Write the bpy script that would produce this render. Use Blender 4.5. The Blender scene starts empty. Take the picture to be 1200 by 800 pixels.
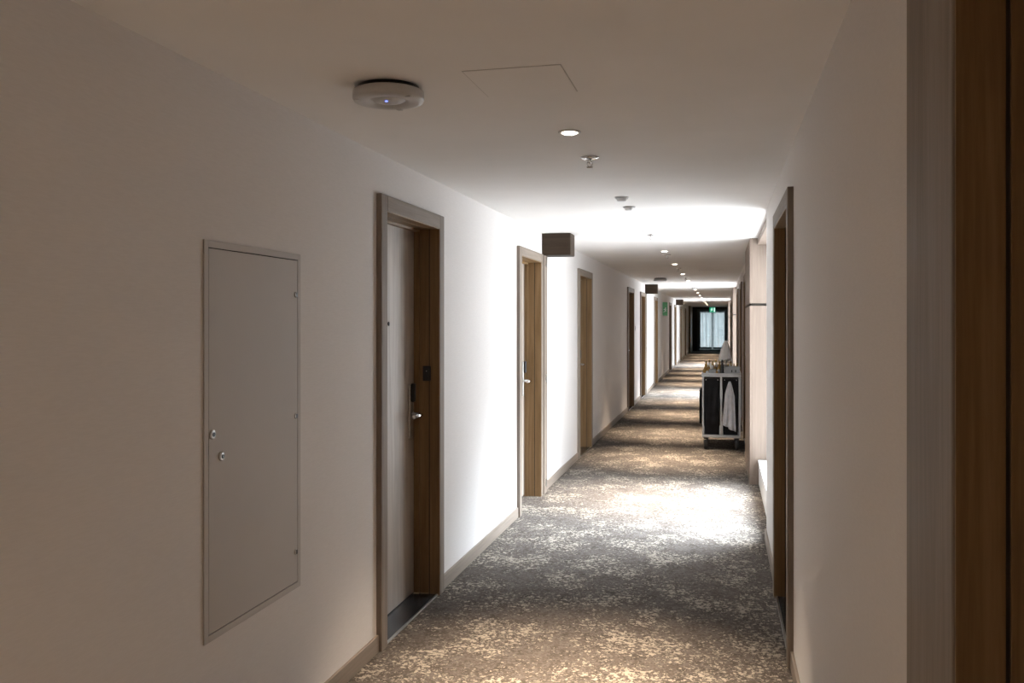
import bpy, bmesh, math, random
from mathutils import Vector, Matrix

R = math.radians
scene = bpy.context.scene
C = scene.collection

# ------------------------------------------------------------------ camera
cam_d = bpy.data.cameras.new('camera')
cam = bpy.data.objects.new('camera', cam_d)
C.objects.link(cam)
cam.location = (0, 0, 1.55)
cam.rotation_euler = (R(90), 0, R(13.5))
cam_d.sensor_width = 36
cam_d.lens = 1020 / 1200 * 36
cam_d.shift_y = -23 / 1200
cam_d.clip_start = 0.02
cam_d.clip_end = 300
scene.camera = cam

# ------------------------------------------------------------------ world: overcast daylight
world = bpy.data.worlds.new('World')
scene.world = world
world.use_nodes = True
wn = world.node_tree
bg = wn.nodes['Background']
bg.inputs['Color'].default_value = (0.91, 0.96, 1.0, 1)
bg.inputs['Strength'].default_value = 7.8
SPOT_W = 700.0
WARM = (1.0, 0.79, 0.58)
# hazy sun behind thin cloud, high on the window side
sun_d = bpy.data.lights.new('hazy_sun', 'SUN')
sun_d.energy = 33.0
sun_d.angle = R(50)
sun_d.color = (0.80, 0.91, 1.0)
sun = bpy.data.objects.new('hazy_sun', sun_d)
C.objects.link(sun)
sun.location = (8, 10, 12)
sun.rotation_euler = Vector((.56, .24, .78)).to_track_quat('Z', 'Y').to_euler()

vs = scene.view_settings
scene.display_settings.display_device = 'sRGB'
vs.view_transform = 'Standard'
vs.look = 'None'
vs.exposure = 0.5
vs.gamma = 1.0
vs.use_curve_mapping = False
scene.cycles.diffuse_bounces = 6
scene.cycles.sample_clamp_indirect = 6.0

# ------------------------------------------------------------------ dimensions (metres)
XL, XR, H = -1.575, 0.315, 2.35
YB, YE = -3.2, 47.5
CX = -0.62
DOOR_H = 2.155                       # outer height of a door casing
LEFT_DOORS = [(3.83, .95), (6.72, .93), (9.71, 1.04), (15.06, 1.05), (17.50, 1.05), (21.25, 1.05),
              (27.5, 1.05), (30.6, 1.05), (34.9, 1.05), (39.6, 1.05)]
RIGHT_DOORS = [(0.22, 1.28), (4.07, 1.12), (10.95, 1.05), (13.5, 1.05), (16.3, 1.05), (23.0, 1.05), (25.6, 1.05),
               (28.4, 1.05), (35.6, 1.05), (38.3, 1.05)]
WINDOWS = [(6.44, 8.62), (18.3, 20.7), (30.9, 33.4)]
PILLAR = 1.65
HEADERS = [7.72, 18.72, 31.7]
HOLE = 0.066                         # casing overlaps the wall opening by this much


# ------------------------------------------------------------------ materials
def mat(name, color=(.8, .8, .8), rough=.6, metal=0.0, spec=.5):
    m = bpy.data.materials.new(name)
    m.use_nodes = True
    b = m.node_tree.nodes['Principled BSDF']
    b.inputs['Base Color'].default_value = (*color, 1)
    b.inputs['Roughness'].default_value = rough
    b.inputs['Metallic'].default_value = metal
    b.inputs['Specular IOR Level'].default_value = spec
    return m


def nd(m, kind, **kw):
    n = m.node_tree.nodes.new(kind)
    for k, v in kw.items():
        setattr(n, k, v)
    return n


def lk(m, a, b):
    m.node_tree.links.new(a, b)


def ramp(m, stops, interp='LINEAR'):
    r = nd(m, 'ShaderNodeValToRGB')
    r.color_ramp.interpolation = interp
    e = r.color_ramp.elements
    while len(e) < len(stops):
        e.new(0.5)
    for i, (p, c) in enumerate(stops):
        e[i].position = p
        e[i].color = (*c, 1) if len(c) == 3 else c
    return r


def coords(m, scale, kind='Object'):
    tc = nd(m, 'ShaderNodeTexCoord')
    mp = nd(m, 'ShaderNodeMapping')
    mp.inputs['Scale'].default_value = scale
    lk(m, tc.outputs[kind], mp.inputs['Vector'])
    return mp.outputs['Vector']


def noise(m, vec, scale, detail=3, rough=.5, dist=0.0):
    n = nd(m, 'ShaderNodeTexNoise')
    n.inputs['Scale'].default_value = scale
    n.inputs['Detail'].default_value = detail
    n.inputs['Roughness'].default_value = rough
    n.inputs['Distortion'].default_value = dist
    lk(m, vec, n.inputs['Vector'])
    return n.outputs['Fac']


def bump(m, fac, strength, dist=.002):
    b = nd(m, 'ShaderNodeBump')
    b.inputs['Strength'].default_value = strength
    b.inputs['Distance'].default_value = dist
    lk(m, fac, b.inputs['Height'])
    lk(m, b.outputs['Normal'], m.node_tree.nodes['Principled BSDF'].inputs['Normal'])


def noisy(name, c1, c2, scale, vscale=(1, 1, 1), rough=.6, detail=4, lo=.35, hi=.65, bmp=0.0, spec=.5, metal=0.0, coord='Object'):
    m = mat(name, c1, rough, metal, spec)
    f = noise(m, coords(m, vscale, coord), scale, detail)
    r = ramp(m, [(lo, c1), (hi, c2)])
    lk(m, f, r.inputs['Fac'])
    lk(m, r.outputs['Color'], m.node_tree.nodes['Principled BSDF'].inputs['Base Color'])
    if bmp:
        bump(m, f, bmp)
    return m


def wood(name, dark, mid, light, rough=.45, along='Z', spec=.4):
    m = mat(name, mid, rough, 0, spec)
    sc = {'Z': (26, 26, 1.1), 'Y': (26, 1.1, 26), 'X': (1.1, 26, 26)}[along]
    v = coords(m, sc)
    f1 = noise(m, v, 1.0, 6, .6, .6)
    f2 = noise(m, v, 6.0, 3, .6)
    mx = nd(m, 'ShaderNodeMix', data_type='FLOAT')
    mx.inputs['Factor'].default_value = .3
    lk(m, f1, mx.inputs['A'])
    lk(m, f2, mx.inputs['B'])
    r = ramp(m, [(.3, dark), (.5, mid), (.7, light)])
    lk(m, mx.outputs['Result'], r.inputs['Fac'])
    lk(m, r.outputs['Color'], m.node_tree.nodes['Principled BSDF'].inputs['Base Color'])
    bump(m, mx.outputs['Result'], .12, .001)
    return m


def emit(name, color, strength):
    m = mat(name, (0, 0, 0), .5)
    b = m.node_tree.nodes['Principled BSDF']
    b.inputs['Emission Color'].default_value = (*color, 1)
    b.inputs['Emission Strength'].default_value = strength
    return m


def glass_mat():
    m = bpy.data.materials.new('clear_window_glass')
    m.use_nodes = True
    nt = m.node_tree
    nt.nodes.remove(nt.nodes['Principled BSDF'])
    out = nt.nodes['Material Output']
    tr = nd(m, 'ShaderNodeBsdfTransparent')
    tr.inputs['Color'].default_value = (.962, .964, .968, 1)
    gl = nd(m, 'ShaderNodeBsdfGlossy')
    gl.inputs['Roughness'].default_value = .02
    mx = nd(m, 'ShaderNodeMixShader')
    mx.inputs['Fac'].default_value = .06
    lk(m, tr.outputs['BSDF'], mx.inputs[1])
    lk(m, gl.outputs['BSDF'], mx.inputs[2])
    lk(m, mx.outputs['Shader'], out.inputs['Surface'])
    return m


def sheer_mat():
    m = bpy.data.materials.new('pale_blue_sheer_curtain')
    m.use_nodes = True
    nt = m.node_tree
    nt.nodes.remove(nt.nodes['Principled BSDF'])
    out = nt.nodes['Material Output']
    di = nd(m, 'ShaderNodeBsdfDiffuse')
    di.inputs['Color'].default_value = (.42, .45, .455, 1)
    tl = nd(m, 'ShaderNodeBsdfTranslucent')
    f = noise(m, coords(m, (2.2, 1, .8)), 3.0, 3)
    r = ramp(m, [(.3, (.058, .069, .071)), (.7, (.072, .082, .084))])
    lk(m, f, r.inputs['Fac'])
    lk(m, r.outputs['Color'], tl.inputs['Color'])
    ad = nd(m, 'ShaderNodeMixShader')
    ad.inputs['Fac'].default_value = .8
    lk(m, di.outputs['BSDF'], ad.inputs[1])
    lk(m, tl.outputs['BSDF'], ad.inputs[2])
    lk(m, ad.outputs['Shader'], out.inputs['Surface'])
    return m


def carpet_mat():
    m = mat('fleck_carpet', (.1, .09, .08), .95, 0, .1)
    b = m.node_tree.nodes['Principled BSDF']
    v = coords(m, (1, 1, 1))
    # wobble the coordinates so that the flecks get ragged outlines
    nw = nd(m, 'ShaderNodeTexNoise')
    nw.inputs['Scale'].default_value = 60
    nw.inputs['Detail'].default_value = 3
    lk(m, v, nw.inputs['Vector'])
    sub = nd(m, 'ShaderNodeVectorMath', operation='SUBTRACT')
    sub.inputs[1].default_value = (.5, .5, .5)
    lk(m, nw.outputs['Color'], sub.inputs[0])
    scl = nd(m, 'ShaderNodeVectorMath', operation='SCALE')
    scl.inputs['Scale'].default_value = .035
    lk(m, sub.outputs['Vector'], scl.inputs[0])
    add = nd(m, 'ShaderNodeVectorMath', operation='ADD')
    lk(m, v, add.inputs[0])
    lk(m, scl.outputs['Vector'], add.inputs[1])
    w = add.outputs['Vector']
    vo = nd(m, 'ShaderNodeTexVoronoi')
    vo.inputs['Scale'].default_value = 66
    vo.inputs['Randomness'].default_value = 1.0
    lk(m, w, vo.inputs['Vector'])
    sep = nd(m, 'ShaderNodeSeparateColor')
    lk(m, vo.outputs['Color'], sep.inputs['Color'])
    vo2 = nd(m, 'ShaderNodeTexVoronoi')
    vo2.inputs['Scale'].default_value = 110
    lk(m, w, vo2.inputs['Vector'])
    sep2 = nd(m, 'ShaderNodeSeparateColor')
    lk(m, vo2.outputs['Color'], sep2.inputs['Color'])
    big = noise(m, v, 3.2, 3, .6)          # where the flecks crowd together
    def thresh(cell, k, off):
        ma = nd(m, 'ShaderNodeMath', operation='MULTIPLY_ADD')
        ma.inputs[1].default_value = k
        ma.inputs[2].default_value = off
        lk(m, big, ma.inputs[0])
        gt = nd(m, 'ShaderNodeMath', operation='LESS_THAN')
        lk(m, cell, gt.inputs[0])
        lk(m, ma.outputs[0], gt.inputs[1])
        return gt.outputs[0]
    cream = thresh(sep.outputs['Red'], 1.7, -.78)
    cream2 = thresh(sep2.outputs['Red'], .9, -.32)
    grey = thresh(sep.outputs['Green'], -.8, .75)
    dark = thresh(sep2.outputs['Green'], .5, .0)
    basef = noise(m, v, 9, 4, .6)
    br = ramp(m, [(.35, (.080, .067, .058)), (.65, (.125, .107, .094))])
    lk(m, basef, br.inputs['Fac'])
    col = br.outputs['Color']
    for fac, c, amt in ((grey, (.150, .134, .122), .7), (dark, (.052, .044, .039), .55), (cream2, (.33, .295, .25), .7), (cream, (.40, .355, .30), .85)):
        mu = nd(m, 'ShaderNodeMath', operation='MULTIPLY')
        mu.inputs[1].default_value = amt
        lk(m, fac, mu.inputs[0])
        mx = nd(m, 'ShaderNodeMix', data_type='RGBA')
        mx.inputs['B'].default_value = (*c, 1)
        lk(m, mu.outputs[0], mx.inputs['Factor'])
        lk(m, col, mx.inputs['A'])
        col = mx.outputs['Result']
    lk(m, col, b.inputs['Base Color'])
    pile = noise(m, v, 420, 2)
    bump(m, pile, .5, .004)
    return m


M = {}
M['wall'] = noisy('woven_wallpaper', (.715, .688, .672), (.745, .718, .702), 60, (1, .5, 5), .75, 3, bmp=.02, spec=.2)
M['ceiling'] = noisy('painted_ceiling', (.79, .772, .756), (.82, .802, .786), 2.0, rough=.85, spec=.15)
M['carpet'] = carpet_mat()
M['casing'] = wood('grey_oak_casing', (.165, .135, .11), (.23, .19, .157), (.295, .246, .206), rough=.6, spec=.25)
M['casing_y'] = wood('grey_oak_rail', (.165, .135, .11), (.23, .19, .157), (.295, .246, .206), rough=.6, spec=.25, along='Y')
M['jamb'] = wood('brown_oak_jamb', (.145, .084, .034), (.21, .128, .058), (.28, .178, .09))
M['leaf'] = wood('weathered_oak_veneer', (.29, .245, .205), (.41, .355, .305), (.50, .44, .385), rough=.42)
M['pillar'] = wood('pale_oak_panel', (.165, .123, .096), (.205, .157, .125), (.25, .197, .16), rough=.5)
M['header'] = wood('dark_oak_header', (.028, .018, .011), (.043, .028, .018), (.06, .041, .027), rough=.6, spec=.2, along='X')
M['base'] = wood('oak_baseboard', (.19, .155, .128), (.25, .207, .172), (.31, .26, .218), along='Y')
M['stone'] = noisy('black_stone', (.018, .018, .02), (.05, .05, .052), 14, rough=.25, detail=6)
M['steel'] = noisy('brushed_steel', (.50, .49, .47), (.62, .61, .59), 30, (1, 1, 12), .28, metal=1.0)
M['chrome'] = noisy('polished_chrome', (.66, .66, .66), (.74, .74, .74), 8, rough=.12, metal=1.0)
M['alu'] = noisy('satin_aluminium', (.42, .43, .44), (.50, .51, .52), 20, (1, 1, 6), .38, metal=.7)
M['black'] = noisy('black_plastic', (.012, .012, .013), (.022, .022, .024), 20, rough=.35)
M['rubber'] = noisy('dark_grey_rubber', (.018, .018, .019), (.035, .035, .037), 25, rough=.8)
M['bag'] = noisy('black_bag_fabric', (.006, .006, .007), (.013, .013, .015), 9, rough=.75, bmp=.3, spec=.2)
M['panel'] = noisy('beige_grey_panel_paint', (.50, .475, .455), (.53, .505, .485), 1.5, rough=.6, spec=.25)
M['seam'] = noisy('dark_seam', (.03, .025, .02), (.05, .042, .035), 10, rough=.9)
M['white'] = noisy('white_plastic', (.74, .74, .74), (.80, .80, .80), 5, rough=.35)
M['ap'] = noisy('light_grey_plastic', (.47, .47, .48), (.53, .53, .54), 5, rough=.3)
M['grey_plastic'] = noisy('grey_plastic', (.27, .28, .29), (.34, .35, .36), 8, rough=.45)
M['frame'] = noisy('dark_window_frame', (.020, .026, .028), (.036, .044, .046), 12, rough=.4)
M['linen'] = noisy('white_linen', (.89, .89, .89), (.93, .93, .93), 18, rough=.9, bmp=.15)
M['cloth'] = noisy('pale_grey_cloth', (.46, .47, .50), (.55, .56, .59), 14, rough=.9, bmp=.2)
M['amber'] = noisy('amber_bottle', (.38, .21, .05), (.52, .31, .09), 15, rough=.25)
M['gold'] = noisy('gold_cap', (.55, .38, .12), (.68, .50, .20), 15, rough=.3, metal=.6)
M['glass'] = glass_mat()
M['sheer'] = sheer_mat()
M['lens'] = emit('lit_lamp_lens', (1.0, .86, .68), 14.0)
M['led'] = emit('blue_led', (.16, .22, 1.0), 2.2)
M['green_sign'] = emit('green_sign_face', (.0, .40, .20), .55)
M['sign_white'] = emit('white_sign_figure', (.8, 1.0, .9), .9)
M['green_flat'] = noisy('green_printed_sign', (.10, .32, .15), (.13, .38, .18), 9, rough=.5)


# ------------------------------------------------------------------ mesh building
class MB:
    def __init__(s):
        s.v = []; s.f = []; s.smooth = []

    def add(s, vs_, fs_, smooth=False):
        o = len(s.v)
        s.v += [tuple(p) for p in vs_]
        s.f += [tuple(i + o for i in f) for f in fs_]
        s.smooth += [smooth] * len(fs_)
        return s

    def box(s, x0, x1, y0, y1, z0, z1):
        x0, x1 = sorted((x0, x1)); y0, y1 = sorted((y0, y1)); z0, z1 = sorted((z0, z1))
        v = [(x, y, z) for z in (z0, z1) for y in (y0, y1) for x in (x0, x1)]
        return s.add(v, [(0, 2, 3, 1), (4, 5, 7, 6), (0, 1, 5, 4), (2, 6, 7, 3), (0, 4, 6, 2), (1, 3, 7, 5)])

    def lathe(s, prof, n=24, c=(0, 0, 0), axis='Z', cap0=True, cap1=True):
        v = []; f = []
        for r, h in prof:
            for i in range(n):
                a = 2 * math.pi * i / n
                p, q = r * math.cos(a), r * math.sin(a)
                d = {'Z': (p, q, h), 'X': (h, p, q), 'Y': (p, h, q)}[axis]
                v.append((c[0] + d[0], c[1] + d[1], c[2] + d[2]))
        for k in range(len(prof) - 1):
            for i in range(n):
                j = (i + 1) % n
                f.append((k * n + i, k * n + j, (k + 1) * n + j, (k + 1) * n + i))
        s.add(v, f, True)
        o = len(s.v) - len(v)
        if cap0:
            s.f.append(tuple(o + i for i in range(n))[::-1]); s.smooth.append(False)
        if cap1:
            t = o + (len(prof) - 1) * n
            s.f.append(tuple(t + i for i in range(n))); s.smooth.append(False)
        return s

    def tube(s, pts, r, n=10):
        pts = [Vector(p) for p in pts]
        v = []; f = []
        rr = r if isinstance(r, (list, tuple)) else [r] * len(pts)
        for k, p in enumerate(pts):
            a = pts[max(k - 1, 0)]; b = pts[min(k + 1, len(pts) - 1)]
            d = (b - a).normalized()
            u = d.orthogonal().normalized() if k == 0 else (pu - d * pu.dot(d)).normalized()
            pu = u
            w = d.cross(u)
            for i in range(n):
                t = 2 * math.pi * i / n
                v.append(p + (u * math.cos(t) + w * math.sin(t)) * rr[k])
        for k in range(len(pts) - 1):
            for i in range(n):
                j = (i + 1) % n
                f.append((k * n + i, k * n + j, (k + 1) * n + j, (k + 1) * n + i))
        s.add(v, f, True)
        o = len(s.v) - len(v)
        s.f.append(tuple(o + i for i in range(n))[::-1]); s.smooth.append(False)
        t = o + (len(pts) - 1) * n
        s.f.append(tuple(t + i for i in range(n))); s.smooth.append(False)
        return s

    def prism(s, poly, y0, y1, plane='XZ'):
        """polygon in a plane, pushed along the third axis"""
        n = len(poly)
        def P(p, h):
            return {'XZ': (p[0], h, p[1]), 'XY': (p[0], p[1], h), 'YZ': (h, p[0], p[1])}[plane]
        v = [P(p, y0) for p in poly] + [P(p, y1) for p in poly]
        f = [tuple(range(n)), tuple(range(2 * n - 1, n - 1, -1))]
        f += [(i, (i + 1) % n, n + (i + 1) % n, n + i) for i in range(n)]
        return s.add(v, f)

    def grid(s, fn, nu, nv):
        v = [fn(i / nu, j / nv) for j in range(nv + 1) for i in range(nu + 1)]
        f = [(j * (nu + 1) + i, j * (nu + 1) + i + 1, (j + 1) * (nu + 1) + i + 1, (j + 1) * (nu + 1) + i) for j in range(nv) for i in range(nu)]
        return s.add(v, f, True)

    def mesh(s, name, m, bevel=0.0, seg=2, thick=0.0):
        me = bpy.data.meshes.new(name)
        me.from_pydata(s.v, [], s.f)
        for p, sm in zip(me.polygons, s.smooth):
            p.use_smooth = sm
        bm = bmesh.new(); bm.from_mesh(me)
        bmesh.ops.recalc_face_normals(bm, faces=bm.faces[:])
        if thick:
            bmesh.ops.solidify(bm, geom=bm.faces[:], thickness=thick)
        if bevel:
            ed = [e for e in bm.edges if len(e.link_faces) == 2 and e.calc_face_angle(0) > .6]
            bmesh.ops.bevel(bm, geom=ed, offset=bevel, segments=seg, affect='EDGES', profile=.5, clamp_overlap=True)
        bm.to_mesh(me); bm.free()
        me.materials.append(m)
        return me

    def build(s, name, m, parent=None, bevel=0.0, seg=2, thick=0.0, loc=(0, 0, 0)):
        return link(name, s.mesh(name, m, bevel, seg, thick), parent, loc)


def link(name, data, parent=None, loc=(0, 0, 0)):
    o = bpy.data.objects.new(name, data)
    C.objects.link(o)
    o.parent = parent
    o.location = loc
    return o


def tag(o, label, cat, group=None, kind=None):
    o['label'] = label
    o['category'] = cat
    if group: o['group'] = group
    if kind: o['kind'] = kind
    return o


def empty(name, loc):
    o = link(name, None, None, loc)
    o.empty_display_size = .1
    return o


def copy_tree(o, parent=None):
    c = o.copy(); C.objects.link(c)
    c.parent = parent
    for ch in [x for x in o.children]:
        copy_tree(ch, c)
    return c


# ------------------------------------------------------------------ the shell
T = .28     # wall thickness


def wall(name, x0, x1, holes, y0, y1, label):
    """holes: (y0, y1, ztop)"""
    b = MB(); y = y0
    for a, e, zt in sorted(holes):
        if a > y: b.box(x0, x1, y, a, 0, H)
        if zt < H: b.box(x0, x1, a, e, zt, H)
        y = e
    b.box(x0, x1, y, y1, 0, H)
    o = b.build(name, M['wall'])
    return tag(o, label, 'wall', kind='structure')


lh = [(a + HOLE, a + w - HOLE, DOOR_H - HOLE) for a, w in LEFT_DOORS]
rh = [(a + HOLE, a + w - HOLE, DOOR_H - HOLE) for a, w in RIGHT_DOORS]
rh[0] = (RIGHT_DOORS[0][0] + HOLE, RIGHT_DOORS[0][0] + RIGHT_DOORS[0][1] - .275, DOOR_H - HOLE)
rh += [(a, e + PILLAR, H) for a, e in WINDOWS]
wall('wall_left', XL - T, XL, lh, YB, YE, 'off-white papered long wall on the left with recessed oak doors')
wall('wall_right', XR, XR + T, rh, YB, YE, 'off-white papered long wall on the right, broken by windows')
tag(MB().box(XL - T, XR + T, YB - .2, YE + .3, -.12, 0).build('floor', M['carpet']), 'brown and grey carpet with cream flecks along the corridor', 'floor', kind='structure')
tag(MB().box(XL - T, XR + T, YB - .2, YE + .3, H, H + .12).build('ceiling', M['ceiling']), 'flat white painted corridor ceiling', 'ceiling', kind='structure')
tag(MB().box(XL - T, XR + T, YB - .2, YB, 0, H).build('wall_back', M['wall']), 'off-white end wall behind the viewer', 'wall', kind='structure')  # unseen; set close behind the viewer to bounce lamp light forward
# wall round the window at the far end
EX0, EX1, EZ0, EZ1 = -1.18, 0.30, .0, 2.17
b = MB().box(XL - T, EX0, YE, YE + .3, 0, H).box(EX1, XR + T, YE, YE + .3, 0, H).box(EX0, EX1, YE, YE + .3, EZ1, H)
tag(b.build('wall_far', M['header']), 'dark wood clad wall around the window at the far end', 'wall', kind='structure')


def boards(name, x0, x1, holes, y0, y1, label):
    root = empty(name, (0, 0, 0)); y = y0
    for a, e in sorted(holes) + [(y1, y1)]:
        if a - y > .03:
            MB().box(x0, x1, y, a, 0, .08).build('baseboard_board', M['base'], root, .003)
        y = e
    return tag(root, label, 'baseboard', kind='structure')


boards('baseboard_left', XL, XL + .014, [(a, a + w) for a, w in LEFT_DOORS], YB, YE, 'low oak baseboard along the left wall')
boards('baseboard_right', XR, XR - .014, [(a, a + w) for a, w in RIGHT_DOORS] + [(a, e + PILLAR) for a, e in WINDOWS], YB, YE,
       'low oak baseboard along the right wall')


# ------------------------------------------------------------------ doors
def door(n, sgn, y0, W, label, cw=.075, wide_far=0.0, reader=True, stone=True):
    """sgn +1: on the left wall, facing +X; local v is distance out from the wall plane into the corridor"""
    root = empty('door_%d' % n, (XL if sgn > 0 else XR, y0, 0))
    tag(root, label, 'door', kind='structure')
    def bx(name, v0, v1, u0, u1, z0, z1, m, parent=root, bevel=.002):
        return MB().box(sgn * v0, sgn * v1, u0, u1, z0, z1).build(name, m, parent, bevel)
    far = wide_far or cw
    P = .027
    bx('casing', -.004, P, 0, cw, 0, DOOR_H, M['casing'], bevel=.004)
    bx('casing', -.004, P, W - far, W, 0, DOOR_H, M['casing'], bevel=.004)
    bx('casing_head', -.004, P, cw, W - far, DOOR_H - cw, DOOR_H, M['casing_y'], bevel=.004)
    # jambs line the opening: a narrow strip by the casing, a groove, then the deep board
    D, G = .20, -.034
    a, e, zt = cw + .005, W - far - .005, DOOR_H - cw - .005
    j1 = None
    for u0, u1 in ((a - .012, a), (e, e + .012)):
        bx('jamb_strip', G, P - .003, u0, u1, 0, zt + .012, M['jamb'], bevel=.001)
        j1 = bx('jamb', -D, G - .0055, u0, u1, 0, zt + .012, M['jamb'], bevel=.001)
        bx('jamb_groove', G - .006, G + .0005, u0 + (.004 if u0 > W / 2 else 0), u1 - (0 if u0 > W / 2 else .004), 0, zt + .010, M['seam'], bevel=0)
    bx('jamb_strip', G, P - .003, a, e, zt, zt + .012, M['jamb'], bevel=.001)
    bx('jamb_head', -D, G - .0055, a, e, zt, zt + .012, M['jamb'], bevel=.001)
    LX = -.128                                         # face of the leaf
    for u0, u1 in ((a, a + .014), (e - .014, e)):
        bx('door_stop', LX + .003, LX + .035, u0, u1, 0, zt, M['jamb'])
    bx('door_stop', LX + .003, LX + .035, a + .014, e - .014, zt - .014, zt, M['jamb'])
    leaf = bx('door_leaf', LX - .045, LX, a + .003, e - .003, .012, zt - .003, M['leaf'])
    # lock plate and lever near the far edge
    hy = e - .075
    MB().box(sgn * LX, sgn * (LX + .012), hy - .024, hy + .024, .895, 1.20).build('lock_plate', M['steel'], leaf, .006, 3)
    MB().box(sgn * (LX + .012), sgn * (LX + .034), hy - .018, hy + .018, 1.10, 1.205).build('lock_cover', M['black'], leaf, .008, 3)
    MB().tube([(sgn * (LX + .010), hy, 1.03), (sgn * (LX + .060), hy, 1.03), (sgn * (LX + .070), hy - .010, 1.03), (sgn * (LX + .072), hy - .04, 1.03),
               (sgn * (LX + .070), hy - .12, 1.03)], [.013, .013, .013, .0125, .0115], 10).build('lever_handle', M['chrome'], leaf)
    MB().lathe([(.010, 0), (.012, .004), (.006, .006)], 14, (LX if sgn > 0 else -LX - .006, (a + e) / 2, 1.54), 'X').build('peephole', M['black'], leaf)
    # card reader on the far jamb
    if reader:
      MB().box(sgn * (LX + .055), sgn * (LX + .102), e - .013, e, 1.215, 1.30).build('card_reader', M['black'], j1, .004)
      MB().box(sgn * (LX + .076), sgn * (LX + .081), e - .0145, e - .012, 1.268, 1.274).build('status_light', M['steel'], j1)
    # stone threshold with a metal edge strip
    if stone:
      bx('threshold', -.20, .004, a, e, 0, .006, M['stone'], bevel=0)
      bx('threshold_strip', .004, .016, a - .02, e + .02, 0, .008, M['steel'], bevel=.001)
    return root


LL = ['nearest oak door on the left wall, with lever handle and black card reader',
      'second oak door on the left wall, below the nearest brown header box',
      'third oak door on the left wall, just past the bright window patch',
      'fourth oak door on the left wall, beyond the long shaded stretch',
      'fifth oak door on the left wall, below the second brown header box',
      'sixth oak door on the left wall, just before the green wall sign',
      'seventh oak door on the left wall, past the green wall sign',
      'eighth oak door on the left wall, below the farthest brown header box',
      'ninth oak door on the left wall, small in the distance',
      'farthest oak door on the left wall, near the end window']
RL = ['brown oak doorway cut by the right edge of the picture, wide grey casing',
      'narrow-looking oak door on the right wall before the first window',
      'oak door on the right wall beside the housekeeping cart',
      'second oak door on the right wall behind the cart',
      'third oak door on the right wall behind the cart, before the second window',
      'first oak door on the right wall past the second window',
      'second oak door on the right wall past the second window',
      'last oak door on the right wall before the third window',
      'first oak door on the right wall past the third window',
      'farthest oak door on the right wall near the end window']
nn = 1
for (a, w), l in zip(LEFT_DOORS, LL):
    door(nn, 1, a, w, l, reader=nn == 1, stone=nn != 2); nn += 1
for i, ((a, w), l) in enumerate(zip(RIGHT_DOORS, RL)):
    door(nn, -1, a, w, l, wide_far=.285 if i == 0 else 0.0, reader=False); nn += 1


# ------------------------------------------------------------------ daylight windows on the right, pale oak piers
def side_window(n, a, e, label):
    root = empty('window_%d' % n, (XR, a, 0)); W = e - a
    tag(root, label, 'window', kind='structure')
    GX = .19                                           # glass plane, measured from the wall face
    MB().box(.025, T, 0, W, 2.285, H).build('window_head', M['pillar'], root, .003)
    sb = MB().box(.035, T, 0, W, 0, .21).build('window_plinth', M['white'], root, .003)
    MB().box(.028, T, 0, W, .21, .235).build('window_sill', M['white'], root, .004)
    for y0 in (0, W - .05):
        MB().box(GX - .03, GX + .03, y0, y0 + .05, .235, 2.285).build('window_frame', M['frame'], root, .003)
    for z0 in (.235, 2.235):
        MB().box(GX - .03, GX + .03, .05, W - .05, z0, z0 + .05).build('window_frame', M['frame'], root, .003)
    MB().box(GX - .025, GX + .025, W / 2 - .025, W / 2 + .025, .285, 2.235).build('mullion', M['frame'], root, .003)
    for y0, y1 in ((.05, W / 2 - .025), (W / 2 + .025, W - .05)):
        MB().box(GX - .003, GX + .003, y0, y1, .285, 2.235).build('pane', M['glass'], root)
    # a portal tells the renderer where the sky comes in
    ld = bpy.data.lights.new('window_portal', 'AREA')
    ld.shape = 'RECTANGLE'; ld.size = 2.05; ld.size_y = W
    ld.cycles.is_portal = True
    po = link('window_portal', ld, None, (XR + T + .01, (a + e) / 2, 1.26))
    po.rotation_euler = (0, R(90), 0)


def pier(n, y, label):
    root = empty('trim_%d' % n, (.268, y, 0))
    tag(root, label, 'wood panel', kind='structure')
    D = XR + T - .268
    Z = 1.715
    MB().box(.02, D, .02, PILLAR - .002, 0, H).build('panel_core', M['seam'], root)
    for z0, z1 in ((.08, Z - .012), (Z + .012, H - .004)):
        MB().box(0, .020, 0, PILLAR - .002, z0, z1).build('side_panel', M['pillar'], root, .0015)
        MB().box(.0205, D, 0, .020, z0, z1).build('front_panel', M['pillar'], root, .0015)
    MB().box(-.006, D, -.006, PILLAR - .002, 0, .078).build('skirting', M['pillar'], root, .002)


side_window(1, *WINDOWS[0], 'nearest tall window on the right, flooding the carpet with daylight')
side_window(2, *WINDOWS[1], 'second tall window on the right, beyond the cart')
side_window(3, *WINDOWS[2], 'farthest tall window on the right wall')
for i, (y, l) in enumerate(zip([w[1] for w in WINDOWS], ['pale oak panelled pier just past the nearest window, split by a dark seam',
                                                       'pale oak panelled pier past the second window', 'pale oak panelled pier past the farthest side window'])):
    pier(i + 1, y, l)

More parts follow.
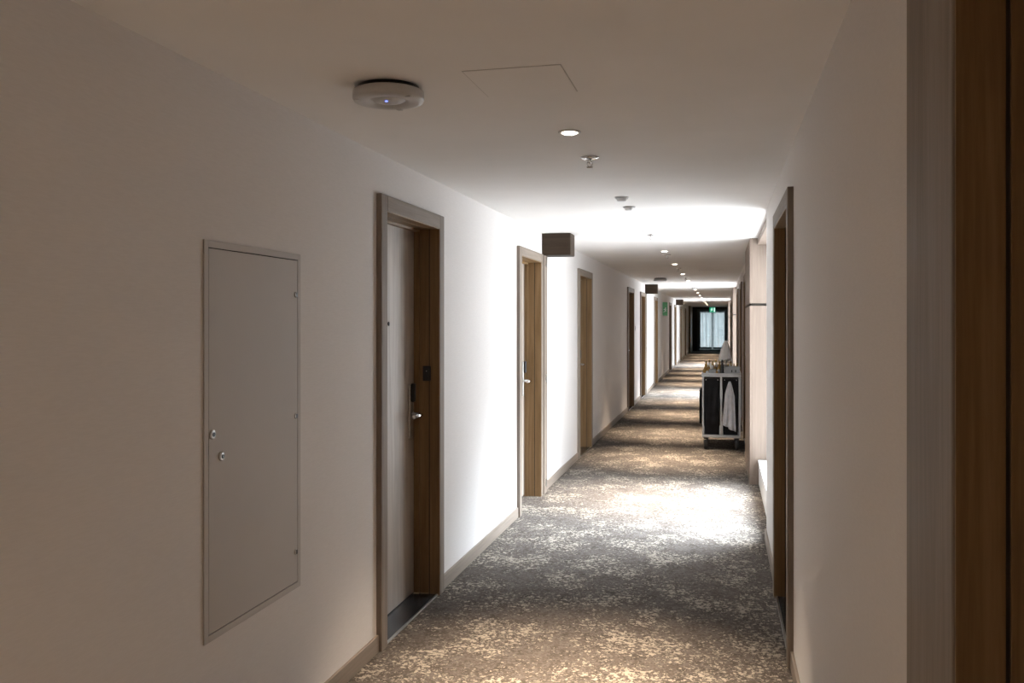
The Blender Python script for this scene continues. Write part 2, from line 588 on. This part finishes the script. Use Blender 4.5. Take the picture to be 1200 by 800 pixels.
# end window: dark frame, two leaves, sheer curtain behind
root = empty('window_4', ((EX0 + EX1) / 2, YE, 0))
tag(root, 'dark framed double window with pale blue curtain at the corridor end', 'window', kind='structure')
hw = (EX1 - EX0) / 2
Y0, Y1 = -.03, .09
for x0, x1 in ((-hw - .06, -hw + .07), (hw - .07, hw + .02)):
    MB().box(x0, x1, Y0, Y1, 0, EZ1 + .05).build('window_frame', M['frame'], root, .006)
MB().box(-hw + .07, hw - .07, Y0, Y1, EZ1 - .07, EZ1 + .05).build('window_frame', M['frame'], root, .006)
MB().box(-hw + .07, hw - .07, Y0, Y1, 0, .09).build('window_frame', M['frame'], root, .006)
for s in (-1, 1):
    x0, x1 = sorted((s * .012, s * (hw - .07)))
    sash = MB().box(x0, x1, .0, .06, .10, .21).box(x0, x1, .0, .06, EZ1 - .12, EZ1 - .08).box(x0, x0 + .045, .0, .06, .21, EZ1 - .12) \
        .box(x1 - .045, x1, .0, .06, .21, EZ1 - .12).build('sash', M['frame'], root, .003)
    MB().box(x0 + .045, x1 - .045, .026, .034, .21, EZ1 - .12).build('pane', M['glass'], sash)
    MB().tube([(s * .04, -.002, .98), (s * .04, -.05, .98), (s * .04, -.05, 1.14), (s * .04, -.002, 1.14)], .01, 8).build('pull_handle', M['frame'], sash)
    hx = s * (hw - .075)
    for z in (.5, 1.05, 1.6):
        MB().box(hx - .03, hx + .03, -.01, .0, z - .05, z + .05).build('hinge', M['frame'], sash)


def curtain(u, v):
    x = -hw + u * 2 * hw
    return (x, .16 + .018 * math.sin(u * 2 * math.pi * 7) + .006 * math.sin(u * 61 + v * 3), .02 + v * (EZ1 - .02))


cu = MB().grid(curtain, 180, 6).build('sheer_curtain', M['sheer'], None, loc=((EX0 + EX1) / 2, YE, 0))
tag(cu, 'pale blue sheer curtain hanging behind the far end window', 'curtain')

# dark oak lining on the left just before the far window
root = empty('trim_4', (XL, YE - 3.2, 0))
tag(root, 'brown oak wall lining on the left before the end window', 'wood panel', kind='structure')
for k in range(2):
    MB().box(0.002, .10, k * 1.5 + .1, k * 1.5 + 1.58, .0, H - .002).build('lining_panel', M['jamb'], root, .003)


# ------------------------------------------------------------------ header boxes with folded fire-door leaf below
def header(y, label):
    root = empty('header_box', (XL, y, 0))
    tag(root, label, 'header box', 'wood header boxes on the left wall')
    MB().box(.001, .262, 0, .225, 2.155, H - .002).build('box_body', M['header'], root, .003)
    MB().box(.002, .262 - .004, .004, .221, 2.150, 2.1555).build('bottom_edge', M['seam'], root)
    st = MB().box(.001, .034, -.060, .085, .001, 2.148).build('door_leaf', M['casing'], root, .003)
    for z in (.10, 1.04, 2.09):
        MB().box(.034, .038, -.005, .045, z - .035, z + .035).build('hinge_plate', M['steel'], st, .001)
    return root


header(HEADERS[0], 'nearest brown wood header box under the ceiling beside the second left door')
header(HEADERS[1], 'middle one of three brown wood header boxes under the ceiling')
header(HEADERS[2], 'farthest and smallest brown wood header box under the ceiling')


# ------------------------------------------------------------------ service panel in the left wall
root = empty('service_hatch', (XL, 2.42, .538))
tag(root, 'tall beige-grey metal service panel set in the left wall with small locks', 'access panel')
PW, PH, B = .64, 1.27, .022
MB().box(.0005, .006, 0, B, 0, PH).box(.0005, .006, PW - B, PW, 0, PH).box(.0005, .006, B, PW - B, 0, B).box(.0005, .006, B, PW - B, PH - B, PH).build('panel_frame', M['panel'], root, .001)
MB().box(.0005, .0012, B, PW - B, B, PH - B).build('panel_gap', M['seam'], root)
pd = MB().box(.0013, .005, B + .0035, PW - B - .002, B + .0025, PH - B - .0035).build('panel_door', M['panel'], root, .001)
for y, z, r in ((B + .020, .655, .0155), (B + .072, .578, .0155)):
    lk_ = MB().lathe([(r, 0), (r, .004), (r * .8, .007)], 16, (.005, y, z), 'X').build('cam_lock', M['steel'], pd)
    MB().lathe([(r * .45, 0), (r * .45, .0015)], 12, (.012, y, z), 'X').build('keyhole', M['black'], pd)
for z in (.14, .655, 1.115):
    MB().lathe([(.011, 0), (.011, .003), (.008, .005)], 14, (.005, PW - B - .018, z), 'X').build('latch', M['steel'], pd)
    MB().box(.0100, .0112, PW - B - .021, PW - B - .012, z - .008, z + .008).build('latch_slot', M['black'], pd)


# ------------------------------------------------------------------ ceiling fittings
def hatch(x0, x1, y0, y1, label):
    root = empty('ceiling_hatch', (x0, y0, H))
    tag(root, label, 'ceiling hatch', 'flush hatches in the ceiling')
    w, d = x1 - x0, y1 - y0
    MB().box(0, w, 0, d, -.0012, -.0003).build('hatch_seam', M['panel'], root)
    MB().box(.003, w - .003, .003, d - .003, -.0026, -.0013).build('hatch_lid', M['ceiling'], root, .001)


hatch(-.805, -.483, 2.662, 2.99, 'square flush hatch in the ceiling beside the round access point')
hatch(-.33, .04, 13.7, 14.1, 'distant square flush hatch in the dim part of the ceiling')


def access_point(x, y, label):
    root = empty('access_point', (x, y, H))
    tag(root, label, 'access point', 'round ceiling access points')
    MB().lathe([(.104, -.0005), (.104, -.018)], 40).build('mount_base', M['black'], root)
    MB().lathe([(.114, -.014), (.1205, -.017), (.122, -.040), (.117, -.049), (.100, -.052), (.072, -.0505), (.064, -.043), (.056, -.042), (.050, -.048), (.030, -.0515)], 48).build('housing', M['ap'], root)
    MB().lathe([(.005, -.0500), (.005, -.0535)], 12, (.0, -.02, 0)).build('status_light', M['led'], root)
    for a in range(3):
        t = R(210 + a * 120)
        x_, y_ = .105 * math.cos(t), .105 * math.sin(t)
        MB().box(x_ - .010, x_ + .010, y_ - .010, y_ + .010, -.0535, -.046).build('grip_notch', M['ap'], root, .002)
    return root


access_point(-1.103, 2.79, 'round white wireless access point with a blue light on the near ceiling')
access_point(-1.08, 16.1, 'small distant round access point on the ceiling before the second header box')


def downlight(y, label, lit=True):
    root = empty('downlight', (CX, y, H))
    tag(root, label, 'downlight', 'recessed downlights along the ceiling')
    MB().lathe([(.047, -.0004), (.048, -.003), (.044, -.0065), (.034, -.0055), (.031, -.002)], 32, cap1=False).build('trim_ring', M['white'], root)
    MB().lathe([(.030, -.0006), (.030, -.0070), (.024, -.0095), (.010, -.0105)], 28).build('lens', M['lens'], root)
    ld = bpy.data.lights.new('downlight_beam', 'SPOT')
    ld.energy = SPOT_W; ld.color = WARM
    ld.spot_size = R(57); ld.spot_blend = 1.0; ld.shadow_soft_size = .03
    lo = link('beam', ld, root, (0, 0, -.012))
    return root


DL = [3.62, 7.70, 9.96, 12.19, 14.75, 17.2, 19.6, 22.0, 24.4, 26.8, 29.2, 31.6, 34.0, 36.6, 39.2, 42.0]
words_ = ['nearest', 'second', 'third', 'fourth', 'fifth', 'sixth', 'seventh', 'eighth', 'ninth', 'tenth', 'eleventh', 'twelfth', 'thirteenth', 'fourteenth', 'fifteenth', 'farthest']
for y, l in ((1.45, 'added fill downlight just ahead of the viewer, above the picture'), (.25, 'added fill downlight above the viewer, out of the picture'), (-.95, 'added fill downlight close behind the viewer'), (-2.15, 'farther added fill downlight behind the viewer')):
    downlight(y, l)  # extra unseen lamps extending the row, added to brighten the near walls
for i, y in enumerate(DL):
    if i == 0: l = 'nearest lit downlight, warm glowing lens in the near ceiling'
    elif i == len(DL) - 1: l = 'farthest tiny downlight in the ceiling row, by the exit sign'
    else: l = '%s lit downlight from the viewer in the ceiling row' % words_[i]
    downlight(y, l)


def sprinkler(y, label):
    root = empty('sprinkler', (CX, y, H))
    tag(root, label, 'sprinkler', 'chrome sprinklers along the ceiling')
    MB().lathe([(.045, -.0004), (.046, -.004), (.030, -.012), (.022, -.014)], 28).build('cover_plate', M['chrome'], root)
    MB().lathe([(.009, -.010), (.009, -.024), (.006, -.030)], 14).build('nozzle', M['chrome'], root)
    MB().tube([(-.009, 0, -.022), (-.014, 0, -.034), (-.004, 0, -.048)], .0025, 6).tube([(.009, 0, -.022), (.014, 0, -.034), (.004, 0, -.048)], .0025, 6).build('yoke', M['chrome'], root)
    MB().lathe([(.016, -.047), (.016, -.050)], 16).build('deflector', M['chrome'], root)


for y, l in zip([4.20, 8.04, 10.48, 13.17, 15.99, 20.6], ['nearest chrome sprinkler, just past the nearest downlight', 'second chrome sprinkler, on the bright patch of ceiling',
                'third chrome sprinkler, above the cart', 'fourth chrome sprinkler along the ceiling row', 'fifth chrome sprinkler along the ceiling row', 'farthest tiny chrome sprinkler along the ceiling row']):
    sprinkler(y, l)


def detector(y, r, label):
    root = empty('smoke_detector', (CX, y, H))
    tag(root, label, 'smoke detector', 'smoke detectors on the ceiling')
    MB().lathe([(r, -.0004), (r, -.007), (r * .93, -.010)], 28).build('detector_base', M['ap'], root)
    MB().lathe([(r * .72, -.010), (r * .70, -.022), (r * .55, -.028), (r * .2, -.029)], 28).build('detector_head', M['white'], root)


detector(5.60, .045, 'nearer and flatter of two small grey detectors on the bright ceiling')
detector(6.07, .043, 'farther of two small grey detectors on the bright ceiling')


# ------------------------------------------------------------------ signs
def running_man(b, x, z, s, y0, y1):
    def q(pts): b.prism([(x + p[0] * s, z + p[1] * s) for p in pts], y0, y1)
    q([(.10 * math.cos(t * math.pi / 4) + .05, .10 * math.sin(t * math.pi / 4) + .36) for t in range(8)])
    q([(-.12, .24), (.06, .25), (.10, .02), (-.06, -.04)])
    q([(-.06, .02), (.06, .0), (.24, -.14), (.18, -.22)])
    q([(-.06, -.02), (.06, -.02), (-.04, -.26), (-.30, -.34), (-.30, -.26), (-.12, -.20)])
    q([(.04, .24), (.10, .18), (.24, .06), (.30, .12)])
    q([(-.12, .24), (-.08, .16), (-.26, .04), (-.30, .12)])


root = empty('exit_sign', (-.40, 43.0, 2.03))
tag(root, 'green lit exit sign hanging from the ceiling before the end window', 'exit sign')
MB().box(-.14, .14, -.012, .012, -.02, .22).build('sign_panel', M['green_sign'], root, .002)
b = MB(); running_man(b, -.03, .10, .20, -.014, -.012); b.box(.07, .12, -.014, -.012, .01, .19); b.build('running_figure', M['sign_white'], root)
for s in (-1, 1):
    MB().tube([(s * .09, 0, .22), (s * .09, 0, H - 2.03)], .003, 6).build('hanger', M['steel'], root)

root = empty('wall_sign', (XL, 24.3, 1.72))
tag(root, 'green vertical sign with white figure sticking out from the left wall', 'sign')
MB().box(.0, .012, -.03, .03, .02, .36).build('bracket', M['steel'], root)
MB().box(.012, .145, -.008, .008, 0, .37).build('sign_panel', M['green_flat'], root, .002)
b = MB(); running_man(b, .085, .15, .16, -.010, -.008); b.build('running_figure', M['white'], root)

for y, l in ((16.55, 'small white switch plate between the fourth and fifth left doors'),):
    root = empty('switch_plate', (XL, y, 1.43))
    tag(root, l, 'switch')
    MB().box(.0, .010, -.043, .043, -.043, .043).build('plate', M['white'], root, .002)
    MB().box(.010, .014, -.028, .028, -.028, .028).build('rocker', M['white'], root, .001)


# ------------------------------------------------------------------ housekeeping cart
CW, CD = .455, 1.02
cart = empty('housekeeping_cart', (.003, 10.80, 0))
tag(cart, 'grey-framed housekeeping cart with two black bags by the right wall', 'cart')
x0, x1 = -CW / 2, CW / 2
MB().box(x0, x1, 0, CD, .150, .183).build('base_tray', M['alu'], cart, .006)
for x in (x0 + .012, .0, x1 - .012):
    MB().box(x - .011, x + .011, -.003, .019, .183, .885).build('front_post', M['alu'], cart, .004)
for x in (x0 + .012, x1 - .012):
    for y in (.40, CD - .02):
        MB().box(x - .011, x + .011, y, y + .022, .183, .885).build('rear_post', M['alu'], cart, .004)
rim = MB().box(x0 - .006, x1 + .006, -.010, CD, .885, .905).build('top_tray', M['alu'], cart, .004)
for bx_ in ((x0 - .006, x1 + .006, -.010, .004), (x0 - .006, x1 + .006, CD - .014, CD), (x0 - .006, x0 + .008, .004, CD - .014), (x1 - .008, x1 + .006, .004, CD - .014)):
    MB().box(*bx_, .905, .932).build('tray_rim', M['alu'], rim, .004)


def bag(cx, seed):
    rnd = random.Random(seed); ph = [rnd.uniform(0, 6) for _ in range(4)]
    w, d, z0, z1 = .188, .33, .186, .868
    def f(u, v):
        t = u * 4; k = int(t) % 4; s = t - int(t)
        if u >= 1: k, s = 3, 1.0
        c = [(-w / 2, 0), (w / 2, 0), (w / 2, d), (-w / 2, d)]
        p, q = c[k], c[(k + 1) % 4]
        x = p[0] + (q[0] - p[0]) * s; y = p[1] + (q[1] - p[1]) * s
        blow = 4 * s * (1 - s) * math.sin(math.pi * v)
        nx, ny = [(0, -1), (1, 0), (0, 1), (-1, 0)][k]
        a = blow * (.006 + .005 * math.sin(9 * s + 7 * v + ph[0]) + .004 * math.sin(16 * s - 11 * v + ph[1]))
        if k in (1, 3): a *= .3
        tp = 1 - .10 * (1 - v) ** 3
        return (cx + (x + nx * a) * tp, .022 + y + ny * a + (0 if k != 0 else .02 * (1 - v) ** 3), z0 + (z1 - z0) * v)
    o = MB().grid(f, 48, 20).build('laundry_bag', M['bag'], cart)
    MB().box(cx - w / 2 + .01, cx + w / 2 - .01, .03, .022 + d, z0, z0 + .004).build('bag_bottom', M['bag'], o)
    MB().tube([(cx - w / 2, .018, .868), (cx + w / 2, .018, .868)], .007, 8).build('bag_hem', M['black'], o)
    for s in (-1, 1):
        MB().lathe([(.006, 0), (.006, .003)], 10, (cx + s * .07, .012, .848), 'Y').build('snap', M['steel'], o)


bag(-.109, 3)
bag(.109, 8)
for x in (x0 + .045, x1 - .045):
    for y in (.06, CD - .06):
        cst = MB().lathe([(.020, .150), (.020, .138)], 12, (x, y, 0)).box(x - .026, x - .020, y - .022, y + .022, .05, .138).box(x + .020, x + .026, y - .022, y + .022, .05, .138) \
            .box(x - .026, x + .026, y - .022, y + .022, .128, .138).build('caster_fork', M['rubber'], cart)
        MB().lathe([(.048, -.019), (.058, -.014), (.058, .014), (.048, .019)], 24, (x, y, .0585), 'X').build('wheel', M['rubber'], cst)
        MB().lathe([(.018, -.021), (.018, .021)], 12, (x, y, .0585), 'X').build('hub', M['alu'], cst)
# side pocket hanging on the left, bumper and handle on the right
MB().box(x0 - .034, x0 - .004, .12, .46, .30, .72).build('side_pocket', M['bag'], cart, .012, 3)
MB().box(x1 + .002, x1 + .012, .03, CD - .03, .40, .86).build('side_panel', M['grey_plastic'], cart, .003)
MB().tube([(x1 - .02, CD, .80), (x1 - .02, CD + .07, .86), (x0 + .02, CD + .07, .86), (x0 + .02, CD, .80)], .012, 8).build('push_handle', M['black'], cart)
MB().box(x0 + .02, x1 - .02, .42, CD - .02, .50, .515).build('shelf', M['grey_plastic'], cart, .003)
MB().tube([(.06, .93, .905), (.06, .93, 1.22)], .009, 8).build('upright_rod', M['alu'], cart)

CO = Vector(cart.location)


def towel(name, label, fn, nu, nv, m, loc, thick=.003):
    o = MB().grid(fn, nu, nv).build(name, m, None, thick=thick, loc=loc)
    return tag(o, label, 'cloth')


# grey-white cloth hung by one corner in front of the right bag
def hung(u, v):
    # v 0 top .. 1 bottom
    lo = -.010 - .034 * min(v / .3, 1) ** .8 - .040 * v
    hi = .012 + .040 * min(v / .3, 1) ** .8 + .022 * v
    x = lo + (hi - lo) * u
    yv = -.014 - .010 * (1 - abs(u - .5) * 2) + .012 * math.sin(u * 15 + v * 1.2) * (.3 + .7 * v)
    bottom = .535 + .055 * u + (.012 if u > .45 else -.008)
    return (x, yv - .004, -v * bottom)


towel('hanging_cloth', 'pale grey-white cloth hanging by its corner over the right cart bag', hung, 26, 24, M['cloth'], CO + Vector((.098, -.012, .835)), .002)


# white cloth draped over the rod on the cart
def draped(u, v):
    a = u * 2 * math.pi
    r = .012 + .070 * v ** .62 + .006 * v * math.sin(a * 5) + .004 * v * math.sin(a * 3 + 1)
    return (r * math.cos(a) - .012 * v, r * math.sin(a) * .7, -v * (.25 + .02 * math.sin(a * 2)))


towel('draped_cloth', 'white cloth draped to a peak over the rod on top of the cart', draped, 48, 20, M['linen'], CO + Vector((.06, .93, 1.305)), .0)
# folded white towels
for k in range(3):
    o = MB().box(-.078, .078, -.10, .10, 0, .034).build('folded_towel', M['linen'], None, .012, 3, loc=CO + Vector((.055 + .004 * (k % 2), .79 + .006 * k, .9055 + .0345 * k)))
    tag(o, ['bottom', 'middle', 'top'][k] + ' folded white towel of the small stack on the cart', 'towel', 'folded towels on the cart')


def bin_(name, label, x, y, w, d, h):
    root = empty(name, CO + Vector((x, y, .9055)))
    tag(root, label, 'bin', 'grey bins on the cart')
    t = .006
    MB().box(-w / 2, w / 2, 0, d, 0, t).box(-w / 2, w / 2, 0, t, t, h).box(-w / 2, w / 2, d - t, d, t, h).box(-w / 2, -w / 2 + t, t, d - t, t, h).box(w / 2 - t, w / 2, t, d - t, t, h).build('bin_body', M['grey_plastic'], root)
    MB().box(-w / 2 - .004, w / 2 + .004, -.004, .0, h - .014, h).build('bin_lip', M['grey_plastic'], root, .001)
    return root


bn = bin_('storage_bin', 'wide grey storage bin at the front right of the cart top', .128, .03, .18, .26, .10)
for s in (-.01, .035):
    MB().box(s, s + .012, -.003, 0, .035, .065).build('finger_slot', M['black'], bn)
bin_('storage_bin', 'narrow grey storage bin at the front left of the cart top', -.105, .03, .08, .22, .062)


def bottle(x, y, h, r, m, mc, label, group, name='bottle', zoff=0.0):
    root = empty(name, CO + Vector((x, y, .9055 + zoff)))
    tag(root, label, 'bottle', group)
    MB().lathe([(r * .92, 0), (r, h * .04), (r, h * .62), (r * .7, h * .74), (r * .38, h * .80), (r * .38, h * .84)], 14).build('bottle_body', m, root)
    MB().lathe([(r * .5, h * .84), (r * .5, h * .98), (r * .42, h)], 12).build('cap', mc, root)


sp = empty('spray_bottle', CO + Vector((.012, .06, .9055)))
tag(sp, 'tall black spray bottle standing between the grey bins', 'bottle')
MB().lathe([(.019, 0), (.020, .01), (.020, .11), (.012, .14), (.010, .155)], 16).build('bottle_body', M['black'], sp)
MB().box(-.011, .011, -.030, .022, .155, .185).build('spray_head', M['black'], sp, .004)
MB().tube([(0, -.012, .155), (0, -.024, .13), (0, -.022, .112)], .004, 6).build('trigger', M['black'], sp)

k = 0
places = [(-.205, .06), (-.185, .14), (-.165, .05), (-.19, .30), (-.15, .33), (-.11, .31), (-.07, .33), (-.035, .31), (-.03, .10), (-.052, .05)]
desc = ['at the front left corner of the cart', 'behind the corner bottle on the cart', 'beside the narrow bin, left of it', 'leftmost in the row behind the narrow bin',
        'second from left in the row behind the narrow bin', 'third from left in the row behind the narrow bin', 'fourth from left in the row behind the narrow bin',
        'right end of the row behind the narrow bin', 'between narrow bin and spray bottle, rear one', 'between narrow bin and spray bottle, front one']
for (x, y), d in zip(places, desc):
    h = [.065, .085, .055, .115, .10, .12, .105, .11, .075, .055][k]
    bottle(x, y, h * 1.1, .0175, M['amber'] if k % 3 != 2 else M['linen'], M['gold'], ('amber' if k % 3 != 2 else 'white') + ' toiletry bottle with gold cap, ' + d, 'toiletry bottles on the cart', 'toiletry_bottle')
    k += 1
for i, x in enumerate((-.186, -.145, -.104, -.063, -.022)):
    bottle(x, .52, .15 + .012 * (i % 2), .02, M['linen'] if i % 2 else M['amber'], M['gold'], '%s toiletry bottle, %s in the rear row on the left of the cart' % ('white' if i % 2 else 'amber', ['leftmost', 'second from left', 'middle', 'second from right', 'rightmost'][i]), 'toiletry bottles on the cart', 'toiletry_bottle')
for i, x in enumerate((.085, .120, .155, .19)):
    bottle(x, .34, .125 + .01 * (i % 2), .017, M['amber'], M['gold'], 'amber toiletry bottle with gold cap, %s in the row behind the wide bin' % ['leftmost', 'second from left', 'third from left', 'rightmost'][i], 'toiletry bottles on the cart', 'toiletry_bottle')
